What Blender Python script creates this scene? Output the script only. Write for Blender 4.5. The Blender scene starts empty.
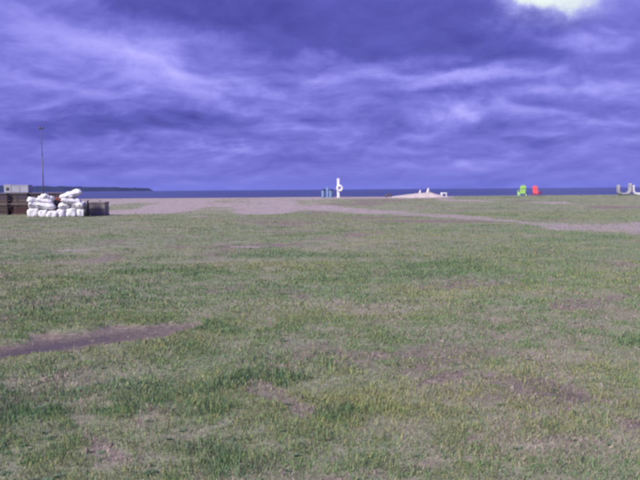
import bpy, math, random
import numpy as np
from mathutils import Matrix, Vector, noise as mnoise

R = math.radians
scene = bpy.context.scene
C = scene.collection
random.seed(4)
RNG = np.random.default_rng(11)

# ------------------------------------------------------------------ camera
CAM_H, F_PX, PITCH, ROLL = 1.6, 686.0, 4.22, -0.42
cam_data = bpy.data.cameras.new('camera')
cam = bpy.data.objects.new('camera', cam_data)
C.objects.link(cam)
cam_data.sensor_width = 36.0
cam_data.lens = 36.0 * F_PX / 640.0
cam_data.clip_start, cam_data.clip_end = 0.1, 60000.0
cam_rot = (Matrix.Rotation(R(90 - PITCH), 3, 'X') @ Matrix.Rotation(R(ROLL), 3, 'Z'))
cam.matrix_world = Matrix.Translation((0, 0, CAM_H)) @ cam_rot.to_4x4()
scene.camera = cam
CR = np.array(cam_rot)

scene.view_settings.view_transform = 'Standard'
scene.view_settings.look = 'None'
scene.view_settings.gamma = 1.0
scene.view_settings.exposure = 0.45
scene.render.engine = 'CYCLES'
scene.cycles.use_denoising = True
scene.cycles.max_bounces = 6
scene.cycles.filter_width = 2.9          # soft little lens, as in the photograph

SUN_EL, SUN_AZ = 40.0, 232.0             # behind the camera, to the left (azimuth from +Y towards +X)
SKY_GAIN = 0.75

def new_nodes(tree):
    tree.nodes.clear()
    return tree.nodes, tree.links

class NT:
    """small helper that chains shader nodes"""
    def __init__(self, tree):
        self.t = tree; self.n = tree.nodes; self.l = tree.links
    def node(self, kind, **kw):
        nd = self.n.new(kind)
        for k, v in kw.items(): setattr(nd, k, v)
        return nd
    def put(self, sock, v):
        if isinstance(v, bpy.types.NodeSocket): self.l.new(v, sock)
        else: sock.default_value = v
    def math(self, op, a, b=0.0, c=None, clamp=False):
        nd = self.node('ShaderNodeMath', operation=op, use_clamp=clamp)
        self.put(nd.inputs[0], a); self.put(nd.inputs[1], b)
        if c is not None: self.put(nd.inputs[2], c)
        return nd.outputs[0]
    def mix(self, f, a, b, blend='MIX'):
        nd = self.node('ShaderNodeMix', data_type='RGBA', blend_type=blend)
        self.put(nd.inputs[0], f)
        for s, v in ((nd.inputs[6], a), (nd.inputs[7], b)):
            if isinstance(v, tuple) and len(v) == 3: v = v + (1.0,)
            self.put(s, v)
        return nd.outputs[2]
    def noise(self, vec, scale, detail=4.0, rough=0.5, dist=0.0):
        nd = self.node('ShaderNodeTexNoise')
        if vec is not None: self.l.new(vec, nd.inputs['Vector'])
        nd.inputs['Scale'].default_value = scale
        nd.inputs['Detail'].default_value = detail
        nd.inputs['Roughness'].default_value = rough
        nd.inputs['Distortion'].default_value = dist
        return nd
    def ramp(self, f, stops):
        nd = self.node('ShaderNodeValToRGB')
        while len(nd.color_ramp.elements) < len(stops): nd.color_ramp.elements.new(0.5)
        for e, (p, c) in zip(nd.color_ramp.elements, stops):
            e.position = p; e.color = tuple(c) + (1.0,)
        self.l.new(f, nd.inputs[0])
        return nd.outputs[0]
    def maprange(self, v, a, b, c=0.0, d=1.0, smooth=True):
        nd = self.node('ShaderNodeMapRange', interpolation_type='SMOOTHSTEP' if smooth else 'LINEAR')
        self.put(nd.inputs[0], v)
        for i, x in enumerate((a, b, c, d)): nd.inputs[1 + i].default_value = x
        return nd.outputs[0]
    def comb(self, x, y, z=0.0):
        nd = self.node('ShaderNodeCombineXYZ')
        for s, v in zip(nd.inputs, (x, y, z)): self.put(s, v)
        return nd.outputs[0]

# ------------------------------------------------------------------ sky: heavy broken cloud over a clear-sky base
world = bpy.data.worlds.new('World')
scene.world = world
world.use_nodes = True
world.cycles.sampling_method = 'MANUAL'
world.cycles.sample_map_resolution = 256
nt = world.node_tree
new_nodes(nt)
w = NT(nt)
tc = w.node('ShaderNodeTexCoord')
sep = w.node('ShaderNodeSeparateXYZ')
w.l.new(tc.outputs['Generated'], sep.inputs[0])
sx, sy, sz = sep.outputs
zz = w.math('ADD', w.math('MAXIMUM', sz, 0.0), 0.25)
plane = w.comb(w.math('DIVIDE', sx, zz), w.math('DIVIDE', sy, zz), 0.0)
def vec(op, a, b):
    nd = w.node('ShaderNodeVectorMath', operation=op)
    for s_, v_ in zip(nd.inputs, (a, b)): w.put(s_, v_)
    return nd.outputs[0]
def billow(p, scale, octaves=5, gain=0.52):
    """rounded lumps with dark creases between them, as in the underside of a cloud deck"""
    t, a, n = None, 1.0, 0.0
    for k in range(octaves):
        v = w.noise(vec('ADD', p, (3.7 * k, 1.9 * k, 0.0)), scale * 2.05 ** k, 0.0).outputs['Fac']
        v = w.math('MULTIPLY', w.math('ABSOLUTE', w.math('SUBTRACT', v, 0.5)), 2.0 * a)
        t = v if t is None else w.math('ADD', t, v)
        n += a; a *= gain
    return w.math('DIVIDE', t, n)
warp = w.noise(plane, 1.8, 3.0, 0.5).outputs['Color']
pw = vec('ADD', plane, vec('MULTIPLY', vec('SUBTRACT', warp, (0.5, 0.5, 0.5)), (0.34, 0.34, 0.0)))
bil = billow(pw, 1.75)
bil_up = billow(vec('ADD', pw, vec('MULTIPLY', plane, (-0.034, -0.034, 0.0))), 1.75)   # the same lumps a little higher up
lit = w.math('SUBTRACT', bil, bil_up)
soft = w.noise(pw, 1.6, 5.0, 0.5).outputs['Fac']
fine = w.noise(pw, 5.0, 6.0, 0.62).outputs['Fac']
# large masses of lighter and darker cloud seen over the sea (tangent directions u = x/y, v = z/y)
ysafe = w.math('MAXIMUM', sy, 0.05)
front = w.maprange(sy, 0.1, 0.5)
wn = w.node('ShaderNodeSeparateColor')
w.l.new(w.noise(tc.outputs['Generated'], 8.0, 6.0, 0.62).outputs['Color'], wn.inputs[0])
uu = w.math('ADD', w.math('DIVIDE', sx, ysafe), w.math('MULTIPLY', w.math('SUBTRACT', wn.outputs[0], 0.5), 0.20))
vv = w.math('ADD', w.math('DIVIDE', sz, ysafe), w.math('MULTIPLY', w.math('SUBTRACT', wn.outputs[1], 0.5), 0.085))
def uv_of(x, y): return (x - 320) / F_PX, (189 - y) / F_PX
def blob(x, y, rx, ry, amp, tilt=0.0):
    u0, v0 = uv_of(x, y)
    du = w.math('SUBTRACT', uu, u0)
    dv = w.math('SUBTRACT', w.math('SUBTRACT', vv, v0), w.math('MULTIPLY', du, tilt))
    a = w.math('MULTIPLY', du, F_PX / rx); b = w.math('MULTIPLY', dv, F_PX / ry)
    r2 = w.math('ADD', w.math('MULTIPLY', a, a), w.math('MULTIPLY', b, b))
    g = w.math('EXPONENT', w.math('MULTIPLY', r2, -1.0))
    return w.math('MULTIPLY', g, amp)
def total(items):
    t = None
    for m_ in items:
        b_ = blob(*m_)
        t = b_ if t is None else w.math('ADD', t, b_)
    return w.math('MULTIPLY', t, front)
tot = total([  # x, y, rx, ry (photo pixels), amount, tilt : lighter (+) and darker (-) cloud
    (160, 60, 62, 20, 0.32, -0.25), (95, 45, 80, 24, 0.10, -0.1), (30, 45, 70, 38, 0.04), (60, 88, 80, 18, 0.06),
    (70, 118, 120, 12, -0.20), (300, 100, 60, 14, 0.09), (390, 88, 60, 8, 0.10, 0.05),
    (485, 80, 85, 6, 0.22, 0.02), (468, 112, 22, 10, 0.34), (425, 124, 18, 6, 0.14), (545, 97, 60, 6, 0.14), (590, 44, 55, 9, 0.12, 0.15), (560, 62, 90, 12, -0.08),
    (250, 138, 190, 6, -0.10, -0.03), (225, 149, 110, 4, 0.12), (610, 110, 60, 30, 0.03), (425, 163, 24, 5, 0.12), (400, 128, 110, 8, -0.06)])
bank = total([(330, 10, 190, 40, 0.95, -0.02), (420, 48, 150, 20, 0.75, -0.02), (180, 0, 80, 16, 0.7, -0.2), (560, 25, 50, 8, 0.25)])
bank = w.maprange(w.math('ADD', bank, w.math('MULTIPLY', w.math('SUBTRACT', soft, 0.5), 0.9)), 0.22, 0.82)   # heavy dark bank overhead
val = w.math('ADD', w.math('MULTIPLY', w.math('SUBTRACT', soft, 0.5), 0.42), 0.435)
val = w.math('ADD', val, w.math('MULTIPLY', lit, w.math('MULTIPLY_ADD', bank, -0.25, 0.78)))
val = w.math('ADD', val, w.math('MULTIPLY', w.math('SUBTRACT', fine, 0.5), 0.33))
flat = w.maprange(sz, 0.0, 0.10, 0.42, 1.0)       # less contrast in the air low over the sea
val = w.math('ADD', w.math('MULTIPLY', w.math('SUBTRACT', w.math('ADD', val, tot), 0.47), flat), 0.47)
val = w.math('SUBTRACT', val, w.math('MULTIPLY', bank, 0.23))
cloud = w.ramp(val, [(0.05, (0.064, 0.061, 0.34)), (0.28, (0.112, 0.110, 0.49)), (0.48, (0.205, 0.200, 0.70)),
                     (0.68, (0.355, 0.338, 0.92)), (0.90, (0.54, 0.50, 1.05))])
gap = total([(550, 0, 42, 22, 1.30), (530, 10, 20, 10, 0.4), (585, 8, 34, 14, 0.35), (550, 8, 70, 26, 0.42)])
gap = w.maprange(w.math('ADD', gap, w.math('MULTIPLY', w.math('SUBTRACT', fine, 0.5), 0.8)), 0.05, 1.9)
cloud = w.mix(gap, cloud, w.mix(w.maprange(gap, 0.3, 0.9), (0.56, 0.58, 1.04), (0.86, 0.95, 0.92)))
sky = w.node('ShaderNodeTexSky', sky_type='NISHITA')
sky.sun_disc = False
sky.sun_elevation = R(SUN_EL)
sky.sun_rotation = R(SUN_AZ)
sky.air_density, sky.dust_density, sky.ozone_density = 1.0, 1.2, 1.0
bg_clear = w.node('ShaderNodeBackground'); bg_clear.inputs[1].default_value = 0.07
w.l.new(sky.outputs[0], bg_clear.inputs[0])
bg_cloud = w.node('ShaderNodeBackground'); bg_cloud.inputs[1].default_value = SKY_GAIN
w.l.new(cloud, bg_cloud.inputs[0])
mixs = w.node('ShaderNodeMixShader'); mixs.inputs[0].default_value = 0.97
w.l.new(bg_clear.outputs[0], mixs.inputs[1]); w.l.new(bg_cloud.outputs[0], mixs.inputs[2])
wo = w.node('ShaderNodeOutputWorld')
w.l.new(mixs.outputs[0], wo.inputs[0])

# ------------------------------------------------------------------ sun, behind the camera
sd = bpy.data.lights.new('sun', 'SUN')
sd.energy, sd.angle, sd.color = 4.4, R(11.0), (1.0, 0.95, 0.89)
sun = bpy.data.objects.new('sun', sd)
C.objects.link(sun)
sdir = Vector((math.sin(R(SUN_AZ)) * math.cos(R(SUN_EL)), math.cos(R(SUN_AZ)) * math.cos(R(SUN_EL)), math.sin(R(SUN_EL))))
sun.rotation_euler = sdir.to_track_quat('Z', 'Y').to_euler()

# ------------------------------------------------------------------ noise and ground shape
def _hash(ix, iy, seed):
    h = (ix.astype(np.int64) * 374761393 + iy.astype(np.int64) * 668265263 + seed * 974634777) & 0x7fffffff
    h = ((h ^ (h >> 13)) * 1274126177) & 0x7fffffff
    h = (h ^ (h >> 16)) & 0xffffff
    return h / float(0xffffff)
def vnoise(x, y, s, seed=0):
    x = np.asarray(x, float) / s; y = np.asarray(y, float) / s
    ix, iy = np.floor(x), np.floor(y)
    fx, fy = x - ix, y - iy
    fx = fx * fx * (3 - 2 * fx); fy = fy * fy * (3 - 2 * fy)
    a, b = _hash(ix, iy, seed), _hash(ix + 1, iy, seed)
    c, d = _hash(ix, iy + 1, seed), _hash(ix + 1, iy + 1, seed)
    return (a + (b - a) * fx) * (1 - fy) + (c + (d - c) * fx) * fy
def fbm(x, y, s, seed=0, octv=4, g=0.5):
    t, a, n = 0.0, 1.0, 0.0
    for k in range(octv):
        t = t + a * vnoise(x + 17.3 * k, y - 9.1 * k, s, seed + k * 7); n += a
        a *= g; s *= 0.5
    return t / n
def sstep(a, b, v):
    t = np.clip((v - a) / (b - a), 0, 1)
    return t * t * (3 - 2 * t)

def base_height(x, y):
    x = np.asarray(x, float); y = np.asarray(y, float)
    h = 0.75 * sstep(45, 73, y) - 2.6 * sstep(77, 105, y)
    h = h + 0.05 * (fbm(x, y, 9.0, 3, 3) - 0.5) * sstep(0, 6, np.abs(y) + np.abs(x))
    return h
def project(x, y, z):
    p = np.stack([np.asarray(x, float), np.asarray(y, float), np.asarray(z, float) - CAM_H], -1)
    q = p @ CR                       # into camera axes
    d = np.maximum(-q[..., 2], 0.3)
    return 320 + F_PX * q[..., 0] / d, 240 - F_PX * q[..., 1] / d, -q[..., 2]

def stroke(PX, PY, pts, aspect=1.0):
    """distance in photo pixels to a polyline whose points carry a half width; returns 1 inside, soft to 0"""
    best = np.full(PX.shape, -9.0)
    for (x0, y0, r0), (x1, y1, r1) in zip(pts[:-1], pts[1:]):
        dx, dy = x1 - x0, (y1 - y0) * aspect
        t = np.clip(((PX - x0) * dx + (PY - y0) * aspect * dy) / (dx * dx + dy * dy + 1e-9), 0, 1)
        d = np.hypot(PX - x0 - t * dx, (PY - y0) * aspect - t * dy)
        best = np.maximum(best, 1 - d / (r0 + (r1 - r0) * t))
    return best                       # >0 inside, 1 on the axis

def fields(x, y):
    """what covers the ground at x, y: soil, sand, wet, lush, dry, each 0..1"""
    x = np.asarray(x, float); y = np.asarray(y, float)
    z = base_height(x, y)
    PX, PY, D = project(x, y, z)
    ok = (D > 1.5).astype(float)
    n_big, n_mid, n_sm = fbm(x, y, 5.0, 21), fbm(x, y, 1.3, 22), fbm(x, y, 0.35, 23, 3)
    n_far = fbm(x, y * 0.5, 4.0, 31)
    jag = (n_mid - 0.5) * 2.2 + (n_sm - 0.5) * 2.6
    far_jag = (n_far - 0.5) * 3.4
    def patch(pts, aspect=1.0, j=1.0, soft=0.9):
        return sstep(0.0, soft, stroke(PX, PY, pts, aspect) + jag * j) * ok
    soil = 0.75 * sstep(0.50, 0.70, n_big * 0.40 + n_mid * 0.40 + n_sm * 0.20 + 0.07 * sstep(300, 560, PX) * sstep(300, 400, PY))
    soil = np.maximum(soil, patch([(256, 385, 15), (278, 396, 18), (306, 409, 17)], 1.3, 0.4, 0.6))
    soil = np.maximum(soil, patch([(82, 424, 24), (94, 443, 34), (114, 456, 28)], 1.2, 0.5, 1.0))
    soil = np.maximum(soil, 0.8 * patch([(500, 374, 12), (545, 382, 20), (600, 400, 26), (700, 428, 32)], 1.6, 1.3))
    soil = np.maximum(soil, 0.8 * patch([(330, 478, 22), (400, 470, 20), (470, 440, 20)], 1.5, 1.4))
    soil = np.maximum(soil, 0.9 * patch([(420, 385, 10), (460, 372, 12)], 2.0, 1.0))
    soil = np.maximum(soil, 0.8 * patch([(565, 306, 14), (625, 296, 16)], 3.0, 1.0))
    soil = np.maximum(soil, 0.85 * patch([(165, 247, 10), (240, 246, 16), (300, 244, 14)], 4.0, 0.9))
    soil = np.maximum(soil, 0.7 * patch([(215, 293, 16), (300, 292, 22)], 3.5, 1.2))
    soil = np.maximum(soil, 0.6 * patch([(0, 232, 10), (60, 230, 14), (150, 228, 10)], 5.0, 1.2))
    soil = np.maximum(soil, 0.7 * patch([(430, 286, 16), (520, 283, 14)], 5.0, 1.2))
    soil = np.maximum(soil, 0.42 * patch([(400, 350, 30), (480, 345, 40), (560, 355, 40)], 2.2, 1.5))
    mott = fbm(x, y, 0.42, 25, 3) * 0.6 + n_mid * 0.4
    soil = np.maximum(soil, (0.45 + 0.35 * sstep(250, 450, PX)) * sstep(0.52, 0.68, mott) * sstep(290, 380, PY) * ok)
    rut = stroke(PX, PY, [(-90, 364, 16), (-30, 355, 13.5), (60, 340.5, 11), (120, 332, 9.5), (165, 327, 7), (200, 322.5, 2.5)])
    rut_m = sstep(-0.2, 0.45, rut + jag * 0.55) * ok
    soil = np.maximum(soil, rut_m)
    wet = 0.78 * sstep(0.10, 0.85, rut + (n_mid - 0.5)) * (0.35 + 0.65 * sstep(190, 60, PX)) * ok
    wet = np.maximum(wet, 0.38 * patch([(535, 381, 20), (585, 396, 22), (680, 424, 26)], 1.5, 0.9, 1.2))
    # pale dry puddle beds in the middle distance
    pale = patch([(55, 251.5, 6), (75, 250, 8), (104, 249, 5)], 4.0, 0.5)
    pale = np.maximum(pale, patch([(232, 246.5, 5), (268, 247, 6)], 4.0, 0.6))
    # sand behind the grass
    ybot = np.interp(PX, [-400, 0, 60, 105, 150, 250, 300, 330], [203, 205, 208, 212, 213, 215, 213, 209])
    s_l = sstep(-2.0, 2.5, ybot - PY + far_jag * 4.5) * sstep(345, 290, PX + far_jag * 40)
    s_l = s_l * (0.42 + 0.58 * sstep(0.38, 0.60, n_far + 0.10 * sstep(206, 199, PY)))
    trk = stroke(PX, PY, [(100, 199.5, 14), (240, 204.5, 16), (320, 208.5, 15), (400, 213, 13), (450, 216.5, 10),
                          (512, 221, 10), (560, 226, 27), (640, 229.5, 32), (900, 246, 40)], 4.0)
    trk_m = sstep(-0.15, 0.5, trk + far_jag * 0.5)
    crest = sstep(200.0, 198.4, PY + 0.0063 * (PX - 320) * (PX > 320)) * sstep(470, 440, PX)
    line = sstep(0.0, 0.6, stroke(PX, PY, [(440, 199.6, 5), (500, 202, 5.5), (575, 203, 4.5), (640, 204.5, 5), (900, 206, 6)], 4.0) + far_jag * 0.5)
    trk_m = trk_m * (0.92 - 0.06 * sstep(380, 500, PX)) * (0.75 + 0.25 * sstep(0.4, 0.6, n_far))
    sand = np.maximum.reduce([s_l, trk_m, 0.95 * crest, 0.7 * line * sstep(0.35, 0.55, n_far), 0.62 * pale]) * ok
    sand = np.maximum(sand, sstep(75, 78, y))
    mid_z = sstep(250, 330, PX) * sstep(470, 380, PX) * sstep(212, 205, PY) * (D > 44)
    soil = np.maximum(soil, 0.65 * mid_z * sstep(0.35, 0.6, n_far))
    soil = np.maximum(soil, 0.9 * sstep(0.0, 0.5, stroke(PX, PY, [(380, 221, 8), (450, 221, 12), (520, 221.5, 12), (570, 219, 8)], 5.0) + far_jag * 0.6))
    soil = np.maximum(soil, 0.9 * sstep(0.0, 0.5, stroke(PX, PY, [(596, 206.5, 6), (700, 208, 8)], 4.0) + far_jag * 0.6))
    soil = soil * (1 - 0.6 * sand)
    lush = sstep(0.55, 0.75, fbm(x, y, 2.4, 41) * 0.6 + fbm(x, y, 0.8, 42) * 0.4) * 0.7
    lush = np.maximum(lush, patch([(205, 388, 14), (245, 376, 17), (300, 379, 18), (345, 392, 16)], 1.4, 0.9))
    lush = np.maximum(lush, 0.9 * patch([(330, 415, 26), (375, 405, 22)], 1.3, 1.4))
    lush = np.maximum(lush, 1.0 * patch([(0, 410, 40), (25, 455, 50)], 1.0, 1.2))
    lush = np.maximum(lush, 0.9 * patch([(125, 272, 16), (215, 270, 18)], 4.5, 0.8))
    lush = np.maximum(lush, 0.7 * patch([(200, 325, 12), (240, 333, 10)], 2.5, 0.9))
    lush = np.maximum(lush, 0.6 * patch([(60, 385, 50), (200, 420, 50), (230, 460, 40)], 1.8, 1.3))
    lush = np.maximum(lush, 0.45 * patch([(30, 310, 40), (130, 300, 40)], 2.5, 1.2))
    lush = np.maximum(lush, 0.5 * patch([(420, 262, 60), (540, 252, 70)], 4.0, 1.2))
    dry = sstep(0.40, 0.62, fbm(x, y, 3.2, 51) * 0.6 + fbm(x, y, 0.7, 52) * 0.4
                + 0.10 * sstep(240, 460, PX) * sstep(280, 340, PY) - 0.05)
    return dict(soil=np.clip(soil, 0, 1), sand=np.clip(sand, 0, 1), wet=np.clip(wet, 0, 1), lush=np.clip(lush, 0, 1),
                dry=np.clip(dry, 0, 1), rut=np.clip(rut_m, 0, 1), z=z)

def height(x, y, f=None):
    f = f or fields(x, y)
    x = np.asarray(x, float); y = np.asarray(y, float)
    near = sstep(60, 25, np.hypot(x, y))
    small = 0.030 * (fbm(x, y, 0.9, 61, 3) - 0.5) + 0.018 * (fbm(x, y, 0.22, 62, 2) - 0.5)
    return f['z'] + small * near * (1 - 0.7 * f['rut']) - 0.05 * f['rut'] - 0.012 * f['soil'] * near
def gz(x, y): return float(height(np.array([x]), np.array([y]))[0])
def X_at(px, y):
    """x of the point at forward distance y that the photo shows in column px (taken at the horizon)"""
    d = CR @ np.array([(px - 320) / F_PX, (240 - 190) / F_PX, -1.0])
    return float(d[0] / d[1] * y)

# ------------------------------------------------------------------ materials
def material(name, build):
    m = bpy.data.materials.new(name)
    m.use_nodes = True
    new_nodes(m.node_tree)
    k = NT(m.node_tree)
    bsdf = k.node('ShaderNodeBsdfPrincipled')
    out = k.node('ShaderNodeOutputMaterial')
    k.l.new(bsdf.outputs[0], out.inputs[0])
    build(k, bsdf, out)
    return m
def worn(name, col, rough=0.6, var=0.25, scale=3.0, bump=0.2, bump_scale=25.0, spec=0.4, metallic=0.0, dirt=None):
    def b(k, s, out):
        t = k.node('ShaderNodeTexCoord')
        n = k.noise(t.outputs['Object'], scale, 5.0, 0.6)
        lo = tuple(c * (1 - var) for c in col); hi = tuple(min(1, c * (1 + var)) for c in col)
        c = k.mix(k.maprange(n.outputs[0], 0.3, 0.7), lo, hi)
        if dirt:
            n3 = k.noise(t.outputs['Object'], scale * 1.7, 6.0, 0.7)
            c = k.mix(k.maprange(n3.outputs[0], 0.52, 0.72, 0.0, 0.6), c, dirt)
        k.l.new(c, s.inputs['Base Color'])
        s.inputs['Roughness'].default_value = rough
        s.inputs['Specular IOR Level'].default_value = spec
        s.inputs['Metallic'].default_value = metallic
        if bump:
            n2 = k.noise(t.outputs['Object'], bump_scale, 4.0, 0.6)
            bp = k.node('ShaderNodeBump'); bp.inputs['Strength'].default_value = bump
            bp.inputs['Distance'].default_value = 0.02
            k.l.new(n2.outputs[0], bp.inputs['Height']); k.l.new(bp.outputs[0], s.inputs['Normal'])
    return material(name, b)

def ground_mat(k, s, out):
    t = k.node('ShaderNodeTexCoord')
    co = t.outputs['Object']
    def at(n):
        nd = k.node('ShaderNodeAttribute'); nd.attribute_name = n
        return nd.outputs['Fac']
    fine = k.noise(co, 14.0, 6.0, 0.65).outputs[0]
    mid = k.noise(co, 2.2, 6.0, 0.62).outputs[0]
    gr = k.noise(co, 60.0, 4.0, 0.7).outputs[0]
    # turf seen from afar: green and straw mottling
    turf = k.ramp(k.math('ADD', k.math('MULTIPLY', mid, 0.6), k.math('MULTIPLY', fine, 0.4)),
                  [(0.36, (0.10, 0.120, 0.058)), (0.46, (0.175, 0.195, 0.112)), (0.54, (0.228, 0.226, 0.155)), (0.64, (0.32, 0.285, 0.228))])
    turf = k.mix(k.math('MULTIPLY', at('lush'), 0.6), turf, (0.085, 0.130, 0.062))
    turf = k.mix(k.math('MULTIPLY', at('dry'), 0.35), turf, (0.27, 0.24, 0.175))
    soil = k.ramp(k.math('ADD', k.math('MULTIPLY', fine, 0.55), k.math('MULTIPLY', gr, 0.45)),
                  [(0.36, (0.095, 0.073, 0.062)), (0.5, (0.185, 0.148, 0.125)), (0.64, (0.30, 0.25, 0.215))])
    sand = k.ramp(k.math('ADD', k.math('MULTIPLY', mid, 0.5), k.math('MULTIPLY', fine, 0.5)),
                  [(0.34, (0.22, 0.175, 0.17)), (0.5, (0.31, 0.255, 0.245)), (0.66, (0.40, 0.34, 0.325))])
    brk = k.math('MULTIPLY', k.math('SUBTRACT', k.math('ADD', k.math('MULTIPLY', fine, 0.6), k.math('MULTIPLY', mid, 0.4)), 0.5), 1.3)
    f_soil = k.maprange(k.math('ADD', at('soil'), brk), 0.30, 0.75)
    f_sand = k.maprange(k.math('ADD', at('sand'), k.math('MULTIPLY', brk, 0.8)), 0.28, 0.75)
    c = k.mix(f_soil, turf, soil)
    c = k.mix(f_sand, c, sand)
    wet = k.math('MULTIPLY', at('wet'), 1.0, clamp=True)
    c = k.mix(wet, c, (0.062, 0.044, 0.045))
    k.l.new(c, s.inputs['Base Color'])
    k.l.new(k.maprange(wet, 0.2, 1.0, 0.92, 0.33), s.inputs['Roughness'])
    s.inputs['Specular IOR Level'].default_value = 0.25
    bp = k.node('ShaderNodeBump'); bp.inputs['Strength'].default_value = 0.6; bp.inputs['Distance'].default_value = 0.03
    k.l.new(k.math('ADD', fine, k.math('MULTIPLY', gr, 0.5)), bp.inputs['Height'])
    k.l.new(bp.outputs[0], s.inputs['Normal'])
M_ground = material('ground', ground_mat)

def grass_mat(k, s, out):
    a = k.node('ShaderNodeAttribute'); a.attribute_name = 'tint'
    t = k.node('ShaderNodeTexCoord')
    n = k.noise(t.outputs['Object'], 5.0, 3.0)
    c = k.mix(k.maprange(n.outputs[0], 0.3, 0.7, 0.0, 0.35), a.outputs['Color'], (0.26, 0.24, 0.180))
    k.l.new(c, s.inputs['Base Color'])
    s.inputs['Roughness'].default_value = 0.55
    s.inputs['Specular IOR Level'].default_value = 0.25
    tr = k.node('ShaderNodeBsdfTranslucent'); k.l.new(c, tr.inputs[0])
    mx = k.node('ShaderNodeMixShader'); mx.inputs[0].default_value = 0.25
    k.l.new(s.outputs[0], mx.inputs[1]); k.l.new(tr.outputs[0], mx.inputs[2])
    k.l.new(mx.outputs[0], out.inputs[0])
M_grass = material('grass', grass_mat)

def sea_mat(k, s, out):
    t = k.node('ShaderNodeTexCoord')
    mp = k.node('ShaderNodeMapping'); mp.inputs['Scale'].default_value = (0.35, 1.0, 1.0)
    k.l.new(t.outputs['Object'], mp.inputs[0])
    n1 = k.noise(mp.outputs[0], 0.45, 5.0, 0.6).outputs[0]
    n2 = k.noise(mp.outputs[0], 0.012, 3.0, 0.55).outputs[0]
    c = k.mix(k.maprange(n2, 0.35, 0.65), (0.022, 0.032, 0.095), (0.045, 0.06, 0.15))
    k.l.new(c, s.inputs['Base Color'])
    s.inputs['Roughness'].default_value = 0.32
    s.inputs['IOR'].default_value = 1.33
    bp = k.node('ShaderNodeBump'); bp.inputs['Strength'].default_value = 1.0; bp.inputs['Distance'].default_value = 0.5
    k.l.new(n1, bp.inputs['Height']); k.l.new(bp.outputs[0], s.inputs['Normal'])
M_sea = material('sea', sea_mat)

def wood_mat(name, col, var=0.35):
    def b(k, s, out):
        t = k.node('ShaderNodeTexCoord'); oi = k.node('ShaderNodeObjectInfo')
        mp = k.node('ShaderNodeMapping'); mp.inputs['Scale'].default_value = (1.5, 9.0, 9.0)
        k.l.new(t.outputs['Object'], mp.inputs[0])
        n = k.noise(mp.outputs[0], 4.0, 5.0, 0.6)
        c = k.mix(k.maprange(n.outputs[0], 0.3, 0.7), tuple(x * (1 - var) for x in col), tuple(x * (1 + var) for x in col))
        c = k.mix(k.math('MULTIPLY', oi.outputs['Random'], 0.5), c, tuple(x * 0.55 for x in col))
        k.l.new(c, s.inputs['Base Color']); s.inputs['Roughness'].default_value = 0.85
    return material(name, b)
M_wood = wood_mat('dark_crate_wood', (0.072, 0.050, 0.046))
M_wood_post = wood_mat('crate_post_wood', (0.135, 0.105, 0.095))
M_wood_red = wood_mat('red_brown_crate_wood', (0.060, 0.024, 0.026))
M_grey_wood = wood_mat('grey_weathered_wood', (0.25, 0.215, 0.215))
M_sack = worn('white_woven_sack', (0.67, 0.655, 0.67), 0.7, 0.12, 4.0, 0.8, 7.0, 0.2, dirt=(0.40, 0.37, 0.37))
M_tie = worn('sack_tie', (0.45, 0.44, 0.45), 0.7)
M_black = worn('black_plastic', (0.012, 0.012, 0.016), 0.4, 0.3, 5.0, 0.4, 12.0)
M_box = worn('pale_box_board', (0.36, 0.36, 0.42), 0.7, 0.10, 2.0, 0.1)
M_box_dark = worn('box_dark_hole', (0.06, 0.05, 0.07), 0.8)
M_tape = worn('box_tape', (0.26, 0.25, 0.28), 0.5)
M_rust = worn('rusty_red_drum', (0.24, 0.065, 0.05), 0.75, 0.35, 6.0, 0.3, dirt=(0.13, 0.06, 0.045))
M_mast = worn('grey_steel_mast', (0.10, 0.10, 0.12), 0.5, 0.15, 2.0, 0.0, metallic=0.2)
M_post_white = worn('white_painted_post', (0.80, 0.80, 0.79), 0.5, 0.04, 3.0, 0.1, dirt=(0.66, 0.64, 0.61))
M_buoy = worn('white_ring', (0.82, 0.80, 0.80), 0.45, 0.04, 6.0, 0.1)
M_rope = worn('ring_rope', (0.55, 0.50, 0.46), 0.85)
M_blue = worn('pale_blue_bin', (0.21, 0.31, 0.52), 0.5, 0.10, 4.0, 0.1)
M_blue_dark = worn('dark_blue_lid', (0.025, 0.035, 0.10), 0.5, 0.2)
M_green = worn('lime_green_paint', (0.52, 0.88, 0.22), 0.55, 0.10, 5.0, 0.1)
M_red = worn('coral_red_paint', (0.90, 0.13, 0.15), 0.55, 0.10, 5.0, 0.1)
M_pale = worn('pale_grey_shell', (0.27, 0.265, 0.30), 0.5, 0.10, 3.0, 0.1)
M_pale2 = worn('white_shell', (0.50, 0.49, 0.53), 0.5, 0.08, 3.0, 0.1)
M_stone = worn('white_stone', (0.56, 0.54, 0.55), 0.85, 0.12, 5.0, 0.4)
M_tyre = worn('dusty_tyre', (0.13, 0.10, 0.095), 0.9, 0.25, 6.0, 0.4)
M_mound = worn('heaped_sand', (0.47, 0.40, 0.375), 0.95, 0.16, 1.2, 0.8, 7.0, 0.15)
M_forest = worn('headland_forest', (0.014, 0.020, 0.022), 0.95, 0.4, 0.03, 0.0, spec=0.1)

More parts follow.
